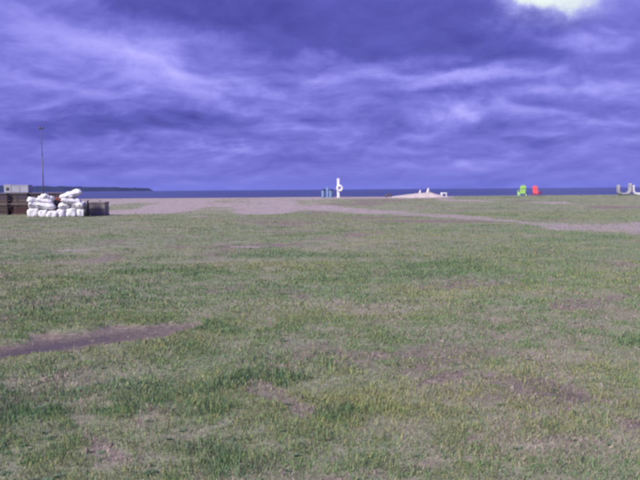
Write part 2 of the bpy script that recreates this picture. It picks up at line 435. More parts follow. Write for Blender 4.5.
# ------------------------------------------------------------------ mesh helpers
class MB:
    def __init__(self): self.v, self.f, self.smooth = [], [], False
    def add(self, vs, fs):
        o = len(self.v); self.v += [tuple(p) for p in vs]; self.f += [tuple(i + o for i in q) for q in fs]
        return self
    def box(self, c, s, rot=None, bev=0.0):
        x, y, z = (k / 2 for k in s); b = min(bev, x * 0.9, y * 0.9, z * 0.9)
        if b <= 0:
            vs = [(i * x, j * y, k * z) for k in (-1, 1) for j in (-1, 1) for i in (-1, 1)]
            fs = [(0, 2, 3, 1), (4, 5, 7, 6), (0, 1, 5, 4), (2, 6, 7, 3), (0, 4, 6, 2), (1, 3, 7, 5)]
        else:
            vs, fs = [], []
            ring = [(-x + b, -y), (x - b, -y), (x, -y + b), (x, y - b), (x - b, y), (-x + b, y), (-x, y - b), (-x, -y + b)]
            top = [(max(-x + b, min(x - b, p)), max(-y + b, min(y - b, q))) for p, q in ring]
            for z_, rr in ((-z, top), (-z + b, ring), (z - b, ring), (z, top)): vs += [(p, q, z_) for p, q in rr]
            for L in range(3):
                for i in range(8):
                    j = (i + 1) % 8; fs.append((L * 8 + i, L * 8 + j, L * 8 + 8 + j, L * 8 + 8 + i))
            fs += [tuple(range(7, -1, -1)), tuple(range(24, 32))]
        m = (rot or Matrix.Identity(3))
        return self.add([m @ Vector(p) + Vector(c) for p in vs], fs)
    def tube(self, pts, radii, n=10, closed=False):
        pts = [Vector(p) for p in pts]; m = len(pts); vs, fs = [], []
        if not hasattr(radii, '__len__'): radii = [radii] * m
        up = None
        for i, p in enumerate(pts):
            a = pts[(i - 1) % m] if (closed or i) else p; b = pts[(i + 1) % m] if (closed or i < m - 1) else p
            t = (b - a).normalized()
            if up is None: up = t.orthogonal().normalized()
            up = (up - t * up.dot(t)).normalized(); s = t.cross(up)
            for k in range(n):
                q = 2 * math.pi * k / n; vs.append(p + (up * math.cos(q) + s * math.sin(q)) * radii[i])
        for i in range(m if closed else m - 1):
            for k in range(n):
                a, b = i * n + k, i * n + (k + 1) % n; c = ((i + 1) % m) * n
                fs.append((a, b, c + (k + 1) % n, c + k))
        if not closed: fs += [tuple(range(n - 1, -1, -1)), tuple((m - 1) * n + k for k in range(n))]
        return self.add(vs, fs)
    def lathe(self, prof, n=20, c=(0, 0, 0)):
        vs, fs = [], []
        for r, z in prof:
            for k in range(n):
                q = 2 * math.pi * k / n; vs.append((c[0] + r * math.cos(q), c[1] + r * math.sin(q), c[2] + z))
        for i in range(len(prof) - 1):
            for k in range(n):
                a, b = i * n + k, i * n + (k + 1) % n; fs.append((a, b, b + n, a + n))
        fs += [tuple(range(n - 1, -1, -1)), tuple((len(prof) - 1) * n + k for k in range(n))]
        return self.add(vs, fs)
    def mesh(self, name, mat, smooth=False):
        me = bpy.data.meshes.new(name); me.from_pydata(self.v, [], self.f); me.update()
        if smooth: me.polygons.foreach_set('use_smooth', [len(p.vertices) <= 4 for p in me.polygons])
        me.materials.append(mat)
        return me
    def build(self, name, mat, parent=None, smooth=False):
        return link(name, self.mesh(name, mat, smooth), parent)
def link(name, me, parent=None):
    o = bpy.data.objects.new(name, me); C.objects.link(o)
    if parent: o.parent = parent
    return o
def tag(o, label=None, cat=None, group=None, kind=None):
    for k_, v_ in (('label', label), ('category', cat), ('group', group), ('kind', kind)):
        if v_: o[k_] = v_
    return o
def thing(name, loc, rz=0.0, label=None, cat=None, group=None):
    o = bpy.data.objects.new(name, None); C.objects.link(o)
    o.empty_display_size = 0.2
    o.location = loc; o.rotation_euler = (0, 0, rz)
    return tag(o, label, cat, group)

# ------------------------------------------------------------------ ground, sea, headland
def sinh_axis(lo, hi, n, scale, k):
    s = np.linspace(lo, hi, n)
    return scale * np.sinh(k * s) / math.sinh(k)
def build_ground():
    xs = sinh_axis(-1, 1, 431, 1500.0, 8.0)
    ys = 3.0 + sinh_axis(-0.62, 1, 471, 160.0, 5.0)
    gx, gy = np.meshgrid(xs, ys)
    nx, ny = len(xs), len(ys)
    x, y = gx.ravel(), gy.ravel()
    f = fields(x, y)
    z = height(x, y, f)
    me = bpy.data.meshes.new('ground')
    me.vertices.add(nx * ny)
    me.vertices.foreach_set('co', np.stack([x, y, z], -1).astype(np.float32).ravel())
    i = np.arange(ny - 1)[:, None] * nx + np.arange(nx - 1)[None, :]
    q = np.stack([i, i + 1, i + nx + 1, i + nx], -1).reshape(-1, 4)
    me.loops.add(q.size); me.loops.foreach_set('vertex_index', q.ravel().astype(np.int32))
    me.polygons.add(len(q))
    me.polygons.foreach_set('loop_start', (np.arange(len(q)) * 4).astype(np.int32))
    me.update(calc_edges=True)
    me.polygons.foreach_set('use_smooth', np.ones(len(q), bool))
    for nme in ('soil', 'sand', 'wet', 'lush', 'dry'):
        a = me.attributes.new(nme, 'FLOAT', 'POINT'); a.data.foreach_set('value', f[nme].astype(np.float32))
    me.materials.append(M_ground)
    tag(link('ground', me), kind='structure')
build_ground()

SEA_Z = -0.8
sea = MB(); sea.add([(-9000, 60, SEA_Z), (9000, 60, SEA_Z), (9000, 9000, SEA_Z), (-9000, 9000, SEA_Z)], [(0, 1, 2, 3)])
tag(sea.build('sea', M_sea), kind='structure')

def build_headland():
    D = 3200.0
    x0, x1 = X_at(-420, D), X_at(153, D)
    nx, ny = 420, 24
    xs = np.linspace(x0, x1, nx); ys = np.linspace(0, 900, ny)
    gx, gy = np.meshgrid(xs, ys)
    e = sstep(0, 30, x1 - gx) * (0.72 + 0.28 * sstep(0, 300, x1 - gx)) 
    h = (17 + 14 * sstep(100, 1100, x1 - gx)) * e * sstep(-10, 70, gy)
    h = h + e * (5.0 * fbm(gx, gy, 120, 71, 3) + 6.5 * vnoise(gx, gy, 16, 72) * vnoise(gx, gy, 40, 73)) * sstep(0, 50, gy)
    h = h * (1 - sstep(700, 900, gy)) + SEA_Z - 0.6
    shore = D + 40 * vnoise(gx, gx * 0, 160, 74)
    v = np.stack([gx - 0.27 * gy, shore + gy, h], -1).reshape(-1, 3)
    i = np.arange(ny - 1)[:, None] * nx + np.arange(nx - 1)[None, :]
    q = np.stack([i, i + 1, i + nx + 1, i + nx], -1).reshape(-1, 4)
    me = bpy.data.meshes.new('headland'); me.from_pydata(v.tolist(), [], q.tolist()); me.update()
    me.materials.append(M_forest)
    tag(link('headland', me), kind='structure')
build_headland()

def build_mound():
    y0 = 71.5; xa, xb = X_at(386, y0), X_at(448, y0)
    nx, ny = 60, 30
    gx, gy = np.meshgrid(np.linspace(xa, xb, nx), np.linspace(y0 - 2.2, y0 + 2.6, ny))
    t = (gx - xa) / (xb - xa)
    prof = np.interp(t, [0, 0.12, 0.35, 0.55, 0.72, 0.80, 0.92, 1], [0, 0.08, 0.28, 0.42, 0.46, 0.30, 0.10, 0])
    k = np.clip(1 - ((gy - y0) / 2.3) ** 2, 0, 1) ** 0.8
    h = prof * k * (0.85 + 0.35 * fbm(gx, gy, 1.0, 81)) + 0.03 * (fbm(gx, gy, 0.4, 82) - 0.5)
    rim = np.minimum(np.minimum(t, 1 - t) * 8, np.minimum(gy - (y0 - 2.2), (y0 + 2.6) - gy) * 2)
    z = height(gx.ravel(), gy.ravel()).reshape(gx.shape) + h - 0.06 * (1 - np.clip(rim, 0, 1))
    v = np.stack([gx, gy, z], -1).reshape(-1, 3)
    i = np.arange(ny - 1)[:, None] * nx + np.arange(nx - 1)[None, :]
    q = np.stack([i, i + 1, i + nx + 1, i + nx], -1).reshape(-1, 4)
    me = bpy.data.meshes.new('sand_mound'); me.from_pydata(v.tolist(), [], q.tolist()); me.update()
    me.polygons.foreach_set('use_smooth', [True] * len(q)); me.materials.append(M_mound)
    tag(link('sand_mound', me), kind='structure')
    def top(px, yy):
        x = X_at(px, yy)
        return x, float(np.interp((x - xa) / (xb - xa), t[0], (h + z - z)[np.argmin(abs(gy[:, 0] - yy))])) + gz(x, yy)
    return top
mound_top = build_mound()

# ------------------------------------------------------------------ grass
def build_grass():
    bands = [  # y range, candidates per m2, height, width, triangles kind
        (2.2, 5.5, 16000, 0.028, 0.0042, 5), (5.5, 9.0, 9000, 0.029, 0.0058, 5), (9.0, 15.0, 3200, 0.031, 0.009, 5),
        (15.0, 26.0, 1000, 0.034, 0.015, 3), (26.0, 46.0, 300, 0.038, 0.026, 3), (46.0, 74.0, 45, 0.045, 0.05, 3)]
    V, Lp, Ls, Col = [], [], [], []
    nv = nl = 0
    for y0, y1, dens, hh, ww, kind in bands:
        half = 0.485 * y1 + 1.6
        n = int(dens * 2 * half * (y1 - y0))
        y = RNG.uniform(y0, y1, n); x = RNG.uniform(-half, half, n)
        keep = np.abs(x) < 0.485 * y + 1.6
        x, y = x[keep], y[keep]
        f = fields(x, y)
        clump = fbm(x, y, 0.16, 91, 2); clump2 = fbm(x, y, 0.5, 92, 3)
        p = (0.45 + 0.75 * sstep(0.30, 0.70, clump) * (0.6 + 0.8 * clump2)) * (1 - 0.68 * f['soil']) * (1 - 0.88 * f['sand']) * (1 - f['wet'])
        p = p * (1 + 0.5 * f['lush'])
        p = np.where(f['rut'] > 0.6, 0.03 * p, p)
        keep = RNG.random(len(x)) < p
        x, y = x[keep], y[keep]
        f = {k_: v_[keep] for k_, v_ in f.items()}
        clump2 = clump2[keep]
        n = len(x)
        z = height(x, y, f) - 0.006
        r = RNG.random(n)
        # what each blade is: dead straw, yellow-green, green, dark green
        p_dry = np.clip(0.08 + 0.42 * f['dry'] + 0.5 * f['soil'] + 0.5 * f['sand'] - 0.30 * f['lush'] + 1.5 * (fbm(x, y, 0.30, 93, 3) - 0.5) + 1.2 * (fbm(x, y, 1.1, 94, 2) - 0.5), 0.03, 0.92)
        p_yel = (1 - p_dry) * np.clip(0.38 + 1.6 * (fbm(x, y, 1.8, 95, 3) - 0.5), 0.05, 0.85) * (1 - 0.6 * f['lush'])
        p_drk = (1 - p_dry) * (0.08 + 0.36 * f['lush'])
        pal = np.array([(0.46, 0.375, 0.310), (0.335, 0.350, 0.135), (0.175, 0.295, 0.112), (0.080, 0.180, 0.088)])
        cls = np.where(r < p_dry, 0, np.where(r < p_dry + p_yel, 1, np.where(r < 1 - p_drk, 2, 3)))
        col = pal[cls] * RNG.uniform(0.78, 1.22, (n, 1)) * RNG.uniform(0.92, 1.08, (n, 3))
        brown = (cls == 0) & (RNG.random(n) < 0.35)
        col[brown] *= (0.55, 0.48, 0.50)
        hgt = hh * RNG.gamma(5.0, 0.2, n) * (0.65 + 0.7 * clump2) * (1 + 0.55 * f['lush']) * np.where(cls == 0, 0.85, 1.0)
        tall = RNG.random(n) < 0.006
        hgt[tall] *= 2.1
        wid = ww * RNG.uniform(0.6, 1.35, n) * np.where(cls == 3, 1.35, 1.0)
        az = RNG.uniform(0, 2 * math.pi, n)
        lean = np.abs(RNG.normal(0.55, 0.35, n)) + np.where(cls == 0, 0.5, 0.0)
        lean = np.clip(lean, 0.05, 1.6)
        la = RNG.uniform(0, 2 * math.pi, n)
        lx, ly = np.sin(lean) * np.cos(la), np.sin(lean) * np.sin(la)
        lz = np.maximum(np.cos(lean), 0.10)
        wx, wy = np.cos(az) * wid / 2, np.sin(az) * wid / 2
        b = np.stack([x, y, z], -1); wv = np.stack([wx, wy, 0 * wx], -1)
        L = np.stack([lx, ly, lz], -1) * hgt[:, None]
        tip = b + L; tip[:, 2] -= 0.12 * hgt * lean
        if kind == 5:
            m = b + L * 0.5 + np.stack([0 * x, 0 * x, 0.14 * hgt], -1)
            vs = np.stack([b - wv, b + wv, m + wv * 0.8, m - wv * 0.8, tip], 1).reshape(-1, 3)
            base = nv + np.arange(n)[:, None] * 5
            lp = (base + np.array([[0, 1, 2, 3, 3, 2, 4]])).ravel()
            ls = (nl + np.arange(n)[:, None] * 7 + np.array([[0, 4]])).ravel()
            nl += n * 7
        else:
            vs = np.stack([b - wv, b + wv, tip], 1).reshape(-1, 3)
            base = nv + np.arange(n)[:, None] * 3
            lp = (base + np.array([[0, 1, 2]])).ravel()
            ls = nl + np.arange(n) * 3
            nl += n * 3
        nv += len(vs)
        V.append(vs); Lp.append(lp); Ls.append(ls); Col.append(np.repeat(col, kind, 0))
    V = np.concatenate(V); Lp = np.concatenate(Lp); Ls = np.concatenate(Ls); Col = np.concatenate(Col)
    me = bpy.data.meshes.new('grass')
    me.vertices.add(len(V)); me.vertices.foreach_set('co', V.astype(np.float32).ravel())
    me.loops.add(len(Lp)); me.loops.foreach_set('vertex_index', Lp.astype(np.int32))
    me.polygons.add(len(Ls)); me.polygons.foreach_set('loop_start', Ls.astype(np.int32))
    me.update(calc_edges=True)
    a = me.attributes.new('tint', 'FLOAT_COLOR', 'POINT')
    a.data.foreach_set('color', np.concatenate([Col, np.ones((len(Col), 1))], 1).astype(np.float32).ravel())
    me.materials.append(M_grass)
    print('grass polygons', len(Ls))
    tag(link('grass', me), 'short worn green and straw coloured grass covering the field', 'grass', kind='stuff')
build_grass()

def joined(name, V, F, colr, label, cat):
    me = bpy.data.meshes.new(name); me.from_pydata(V, [], F); me.update()
    a = me.attributes.new('tint', 'FLOAT_COLOR', 'POINT')
    a.data.foreach_set('color', np.concatenate([np.array(colr), np.ones((len(colr), 1))], 1).astype(np.float32).ravel())
    me.materials.append(M_grass)
    tag(link(name, me), label, cat, kind='stuff')
def build_weeds():
    n = 5200
    y = RNG.uniform(2.8, 13, n); x = RNG.uniform(-1, 1, n) * (0.485 * y + 1.2)
    f = fields(x, y); pxx, pyy, _ = project(x, y, f['z'])
    p = 0.04 + 0.16 * f['lush'] + 0.45 * sstep(120, 0, pxx) * sstep(370, 420, pyy)
    k = (RNG.random(n) < p) & (f['rut'] < 0.3)
    x, y = x[k], y[k]; z = height(x, y)
    V, F, colr = [], [], []
    for cx, cy, cz in zip(x, y, z):
        size = RNG.uniform(0.018, 0.045); nl = RNG.integers(5, 10); c0 = np.array((0.10, 0.185, 0.095)) * RNG.uniform(0.75, 1.25)
        for j in range(nl):
            a = 2 * math.pi * j / nl + RNG.uniform(-0.3, 0.3); L = size * RNG.uniform(0.7, 1.2); up = RNG.uniform(0.15, 0.9)
            dx, dy = math.cos(a), math.sin(a); wd = L * RNG.uniform(0.20, 0.30)
            o = len(V)
            for t, ww in ((0.05, 0.25), (0.5, 1.0), (0.85, 0.6)):
                zt = cz + 0.004 + L * (up * t - 0.45 * t * t)
                V += [(cx + dx * L * t - dy * wd * ww, cy + dy * L * t + dx * wd * ww, zt), (cx + dx * L * t + dy * wd * ww, cy + dy * L * t - dx * wd * ww, zt)]
            V.append((cx + dx * L, cy + dy * L, cz + 0.004 + L * (up - 0.45)))
            F += [(o, o + 1, o + 3, o + 2), (o + 2, o + 3, o + 5, o + 4), (o + 4, o + 5, o + 6)]
            colr += [c0 * RNG.uniform(0.85, 1.15)] * 7
    joined('weeds', V, F, colr, 'low dark green broad leaved weeds scattered through the grass', 'weeds')
build_weeds()
def build_crumbs():
    n = 60000
    y = RNG.uniform(2.8, 14, n); x = RNG.uniform(-1, 1, n) * (0.485 * y + 1.2)
    f = fields(x, y)
    k = RNG.random(n) < 0.02 + 0.45 * f['soil'] * (1 - 0.8 * f['wet'])
    x, y = x[k], y[k]; z = height(x, y)
    V, F, colr = [], [], []
    for cx, cy, cz in zip(x, y, z):
        r = 0.004 + 0.004 * RNG.gamma(1.5, 1.0); o = len(V)
        c0 = np.array((0.24, 0.195, 0.165)) * RNG.uniform(0.5, 1.5)
        for d in ((1, 0, 0), (0, 1, 0), (-1, 0, 0), (0, -1, 0), (0, 0, 1)):
            q = RNG.uniform(0.6, 1.3)
            V.append((cx + d[0] * r * q, cy + d[1] * r * q, cz - 0.002 + d[2] * r * q * 0.8)); colr.append(c0)
        F += [(o, o + 1, o + 4), (o + 1, o + 2, o + 4), (o + 2, o + 3, o + 4), (o + 3, o, o + 4)]
    joined('soil_crumbs', V, F, colr, 'loose brown soil crumbs and small stones lying on the bare patches', 'soil crumbs')
build_crumbs()

# ------------------------------------------------------------------ crates, boxes, sacks on the left
CW, CD, CH = 1.20, 1.0, 0.76
def crate_meshes(post_mat, slat_mat):
    return dict(
        post=MB().box((0, 0, CH / 2), (0.10, 0.08, CH - 0.012), bev=0.006).mesh('post', post_mat),
        front=MB().box((0, 0, 0), (CW - 0.02, 0.025, 0.135), bev=0.004).mesh('slat', slat_mat),
        side=MB().box((0, 0, 0), (0.025, CD - 0.16, 0.135), bev=0.004).mesh('slat', slat_mat),
        rail=MB().box((0, 0, 0), (CW + 0.01, 0.05, 0.085), bev=0.005).mesh('rail', post_mat),
        base=MB().box((0, 0, 0.05), (CW - 0.06, CD - 0.2, 0.03)).mesh('floor_board', slat_mat))
def make_crate(name, meshes, loc, rz, label, cat, group, rails=True):
    t = thing(name, loc, rz, label, cat, group)
    for sx_ in (-1, 1):
        for sy_ in (-1, 1):
            link('post', meshes['post'], t).location = (sx_ * (CW / 2 - 0.05), sy_ * (CD / 2 - 0.045), 0)
    zs = (0.16, 0.32, 0.48, 0.64)
    for z in zs:
        for sy_ in (-1, 1):
            o = link('slat', meshes['front'], t); o.location = (0, sy_ * (CD / 2 + 0.011), z + random.uniform(-0.006, 0.006))
            o.rotation_euler = (0, random.uniform(-0.008, 0.008), 0)
        for sx_ in (-1, 1):
            link('slat', meshes['side'], t).location = (sx_ * (CW / 2 - 0.03), 0, z)
    if rails:
        for sy_ in (-1, 1):
            link('rail', meshes['rail'], t).location = (0, sy_ * (CD / 2 + 0.05), CH - 0.05)
            link('rail', meshes['rail'], t).location = (0, sy_ * (CD / 2 + 0.05), 0.045)
    link('floor_board', meshes['base'], t)
    return t
cm_dark = crate_meshes(M_wood_post, M_wood); cm_red = crate_meshes(M_wood_post, M_wood_red)
CY = 47.0
crate_names = {
    (0, 0): 'dark wooden slatted crate, bottom of the stack cut off by the left edge',
    (0, 1): 'dark wooden slatted crate, top of the stack cut off by the left edge',
    (1, 0): 'red brown slatted crate at ground level just left of the white sacks',
    (1, 1): 'dark slatted crate with the pale boxes on top of it',
    (2, 0): 'dark wooden crate on the ground hidden behind the left white sack heap',
    (2, 1): 'dark wooden crate showing above the left white sack heap',
    (3, 0): 'dark wooden crate on the ground behind the gap between both sack heaps',
    (3, 1): 'topmost dark wooden crate at the right end of the crate row'}
crate_z = {}
for col_ in range(4):
    x = X_at(-1 + col_ * 18.6, CY) + random.uniform(-0.03, 0.03)
    y = CY + CD / 2 + random.uniform(-0.05, 0.05) + col_ * 0.12
    zg = max(gz(x + a, y + b) for a in (-0.6, 0.6) for b in (-0.5, 0.5)) - 0.03
    for row in range(2):
        zc = zg + row * (CH + 0.002)
        make_crate('wooden_crate', cm_red if (col_, row) == (1, 0) else cm_dark, (x + random.uniform(-0.02, 0.02), y, zc),
                   random.uniform(-0.03, 0.03), crate_names[(col_, row)], 'crate', 'dark crates stacked behind the white sacks')
        crate_z[(col_, row)] = (x, y, zc + CH)

# pale boxes on the crate tops
def make_box(w_, d_, h_, loc, rz, label, hole=False):
    t = thing('pale_box', loc, rz, label, 'box', 'pale boxes on the crates')
    MB().box((0, 0, h_ / 2), (w_, d_, h_), bev=0.02).build('body', M_box, t)
    MB().box((0, 0, h_ + 0.012), (w_ + 0.03, d_ + 0.03, 0.05), bev=0.012).build('lid', M_box, t)
    if hole:
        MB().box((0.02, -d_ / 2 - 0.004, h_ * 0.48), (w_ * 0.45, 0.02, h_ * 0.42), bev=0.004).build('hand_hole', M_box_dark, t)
    else:
        MB().box((0, -d_ / 2 - 0.003, h_ * 0.5), (0.06, 0.008, h_ * 0.96)).build('tape', M_tape, t)
    return t
x, y, z = crate_z[(1, 1)]
make_box(1.16, 0.7, 0.50, (X_at(18.3, CY), y - 0.08, z + 0.001), 0.02, 'wide pale box lying on top of the crates beside the left edge')
make_box(0.50, 0.5, 0.54, (X_at(5.6, CY), y - 0.10, z + 0.001), -0.05, 'small pale box with dark hole standing left of the wide box', hole=True)

# sacks
def crumple(p, off, amp=0.055):
    """slack cloth: dents and ridges a hand or two wide"""
    q = Vector((p[0] * 5.5 + off, p[1] * 5.5, p[2] * 8.0))
    d = mnoise.noise_vector(q) * amp + mnoise.noise_vector(q * 2.3) * amp * 0.45
    return (p[0] + d.x, p[1] + d.y, p[2] + d.z * 0.7)
def sack_mesh(L, W, H, seed, pinch=0.5, n=18, m=12):
    rg = np.random.default_rng(seed)
    vs, fs = [], []
    ph = rg.uniform(0, 6.28, 6); rg_off = seed * 3.71
    def surf(u, v, s):
        # u, v in -1..1 ; pillow with puckered corners
        e = (1 - abs(u) ** 4.0) * (1 - abs(v) ** 3.4)
        th = max(e, 0) ** 0.42
        wob = 1 + 0.13 * math.sin(3 * u + ph[0]) + 0.10 * math.sin(4 * v + ph[1]) + 0.08 * math.sin(7 * u + 5 * v + ph[2])
        cr = 0.06 * math.sin(5.5 * u + 2.5 * math.sin(4 * v + ph[3]) + ph[4]) * (0.6 + 0.6 * math.sin(9 * v + 3 * u + ph[5])) * (1 - th * 0.4)
        x = L / 2 * u * (1 - 0.05 * (1 - v * v)); y = W / 2 * v * (1 - 0.10 * abs(u) ** 3)
        z = s * H / 2 * th * (wob if s > 0 else 0.9) + s * cr * H
        return (x, y, z + H * 0.45)
    for s in (1, -1):
        o = len(vs)
        for i in range(n + 1):
            for j in range(m + 1):
                vs.append(surf(-1 + 2 * i / n, -1 + 2 * j / m, s))
        for i in range(n):
            for j in range(m):
                a = o + i * (m + 1) + j
                q = (a, a + m + 1, a + m + 2, a + 1)
                fs.append(q if s > 0 else q[::-1])
    b = MB(); b.add([crumple(p, rg_off) for p in vs], fs)
    return b
def bulk_mesh(Wd, Dp, H, seed):
    rg = np.random.default_rng(seed); n = 24; prof = []
    vs, fs = [], []
    levels = [(0.0, 0.80), (0.06, 0.96), (0.2, 1.0), (0.42, 1.0), (0.65, 0.97), (0.84, 0.92), (0.95, 0.80), (1.0, 0.50), (0.99, 0.20)]
    ph = rg.uniform(0, 6.28, 5)
    for k, (t, r) in enumerate(levels):
        for i in range(n):
            q = 2 * math.pi * i / n
            sq = 1 / max(abs(math.cos(q)), abs(math.sin(q))) ** 0.80
            rr = r * sq * (1 + 0.08 * math.sin(3 * q + ph[0] + 3 * t) + 0.06 * math.sin(5 * q + ph[1] - 4 * t) + 0.04 * math.sin(9 * q + ph[2] + 9 * t))
            zz_ = H * (t + 0.05 * math.sin(2 * q + ph[3]) * t + 0.03 * math.sin(5 * q + ph[4]) * t * t)
            vs.append((Wd / 2 * rr * 0.93 * math.cos(q), Dp / 2 * rr * 0.93 * math.sin(q), zz_))
    for k in range(len(levels) - 1):
        for i in range(n):
            a, b = k * n + i, k * n + (i + 1) % n; fs.append((a, b, b + n, a + n))
    fs += [tuple(range(n - 1, -1, -1)), tuple((len(levels) - 1) * n + i for i in range(n))]
    b = MB(); b.add([crumple(p, seed * 2.3, 0.04) for p in vs], fs)
    return b
SY = 42.9
seed_ = [100]
def put_bulk(px, w_, h_, label, dy=0.0, d_=0.75):
    seed_[0] += 1
    x = X_at(px, SY + dy); y = SY + dy + d_ / 2
    t = thing('white_sack', (x, y, gz(x, y) - 0.02), random.uniform(-0.1, 0.1), label, 'sack', 'white sacks heaped by the crates')
    bulk_mesh(w_ * 1.07, d_, h_, seed_[0]).build('bag', M_sack, t, True)
    rim = [(0.16 * w_ * math.cos(a), 0.16 * d_ * math.sin(a), h_ * 1.0) for a in np.linspace(0, 2 * math.pi, 13)[:-1]]
    MB().tube(rim, 0.018, 6, True).build('tie', M_tie, t, True)
def put_sack(px, zb, L, W, H, label, rz=0.0, ry=0.0, dy=0.0, rx=0.0):
    seed_[0] += 1
    x = X_at(px, SY + dy); y = SY + dy + 0.38
    t = thing('white_sack', (x, y, gz(x, SY + 0.4) + zb), rz, label, 'sack', 'white sacks heaped by the crates')
    t.rotation_euler = (rx + random.uniform(-0.12, 0.12), ry + random.uniform(-0.13, 0.13), rz + random.uniform(-0.2, 0.2))
    sack_mesh(L * 1.10, W * 1.05, H * 1.22, seed_[0]).build('bag', M_sack, t, True)
    for s in (-1, 1):   # stitched end seams
        MB().tube([(s * L * 0.541, W * 0.40 * k, H * 0.45 + 0.006 * math.sin(9 * k)) for k in np.linspace(-1, 1, 9)], 0.013, 5).build('seam', M_tie, t, True)
# bottom row, left to right
put_bulk(31.4, 0.70, 0.58, 'standing white sack at the left end of the bottom sack row', 0.05)
put_bulk(41.4, 0.54, 0.47, 'standing white sack, second from the left in the bottom row')
put_bulk(50.4, 0.66, 0.40, 'low white sack in the bottom row below the gap between the heaps', -0.15)
put_bulk(59.6, 0.50, 0.50, 'standing white sack in the bottom row under the left end of the right heap', -0.1)
put_bulk(69.2, 0.68, 0.54, 'standing white sack, second from the right in the bottom row')
put_bulk(79.0, 0.50, 0.50, 'standing white sack at the right end of the bottom row beside the black bag', 0.08)
# left heap
put_sack(30.5, 0.50, 0.62, 0.60, 0.44, 'plump white sack on the left heap, second layer at the left end', 0.2)
put_sack(42.5, 0.46, 1.05, 0.62, 0.36, 'long white sack lying across the middle of the left heap', -0.05)
put_sack(29.5, 0.84, 0.50, 0.52, 0.34, 'small white sack at the upper left corner of the left heap', 0.5, 0.08, 0.05)
put_sack(41.2, 0.78, 0.92, 0.58, 0.34, 'white sack lying just below the top of the left heap', 0.1, 0.03, 0.05)
put_sack(41.5, 1.05, 0.62, 0.46, 0.32, 'topmost white sack of the left heap, tilted up', -0.25, -0.28, 0.05)
put_sack(46.8, 1.02, 0.42, 0.40, 0.26, 'small white sack leaning right of the left heap top', 0.6, 0.25, 0.1)
# right heap
put_sack(62.0, 0.48, 0.66, 0.60, 0.36, 'white sack at the lower left of the right heap', 0.15, -0.05)
put_sack(75.8, 0.52, 0.80, 0.60, 0.38, 'white sack at the lower right of the right heap', -0.1, 0.05)
put_sack(68.5, 0.80, 1.10, 0.62, 0.34, 'long white sack across the middle of the right heap', 0.06, 0.02)
put_sack(65.5, 1.06, 0.86, 0.56, 0.34, 'white sack in the layer below the top of the right heap', -0.12, -0.12, 0.05)
put_sack(70.8, 1.20, 1.12, 0.58, 0.36, 'topmost long white sack of the right heap, slanting up to the right', 0.05, -0.24, 0.05)
# black bag beside the right heap
x = X_at(84.4, SY + 0.1); y = SY + 0.3
t = thing('black_bag', (x, y, gz(x, y) - 0.02), 0.2, 'narrow black plastic bag standing upright right of the white sacks', 'bag')
b = MB(); prof = [(0.10, 0), (0.16, 0.06), (0.17, 0.3), (0.145, 0.55), (0.115, 0.75), (0.07, 0.88), (0.05, 0.93)]
b.lathe([(r * (1 + 0.08 * math.sin(9 * z_)), z_) for r, z_ in prof], 16)
b.v = [(p[0] * (1 + 0.12 * math.sin(4 * p[1] * 20)) + 0.10 * p[2], p[1] * 1.3, p[2]) for p in b.v]
b.build('bag', M_black, t, True)
b = MB(); b.tube([(0.093, 0, 0.92), (0.11, 0.0, 0.98), (0.15, 0.01, 1.04)], [0.05, 0.035, 0.06], 8); b.build('knotted_neck', M_black, t, True)
# dark bags low in the gap between the heaps
x = X_at(52.5, SY + 0.9); y = SY + 1.3
t = thing('black_bag', (x, y, gz(x, y) - 0.02), 0.2, 'bulging black bag in the gap between both white heaps', 'bag')
bulk_mesh(0.62, 0.62, 1.0, 301).build('bag', M_black, t, True)
b = MB(); b.tube([(0, 0, 0.98), (0.02, 0, 1.05), (0.05, 0.01, 1.13)], [0.06, 0.04, 0.08], 8); b.build('knotted_neck', M_black, t, True)
# rusty drum between the heaps
x = X_at(56.6, SY + 1.7); y = SY + 2.2
t = thing('rusty_drum', (x, y, gz(x, y) - 0.02), 0.0, 'rusty red drum half hidden behind the gap between the sack heaps', 'drum')
b = MB(); prof = [(0.27, 0), (0.29, 0.02)]
for zc in (0.30, 0.60): prof += [(0.285, zc - 0.03), (0.302, zc), (0.285, zc + 0.03)]
prof += [(0.285, 0.92), (0.29, 0.94), (0.27, 0.95)]
b.lathe([(r, z_ * 1.28) for r, z_ in prof], 28); b.build('body', M_rust, t, True)
MB().tube([(0.285 * math.cos(a), 0.285 * math.sin(a), 1.216) for a in np.linspace(0, 2 * math.pi, 29)[:-1]], 0.014, 6, True).build('rim', M_rust, t, True)
MB().lathe([(0.035, 1.21), (0.035, 1.235), (0.02, 1.24)], 12, (0.15, 0, 0)).build('bung', M_mast, t)

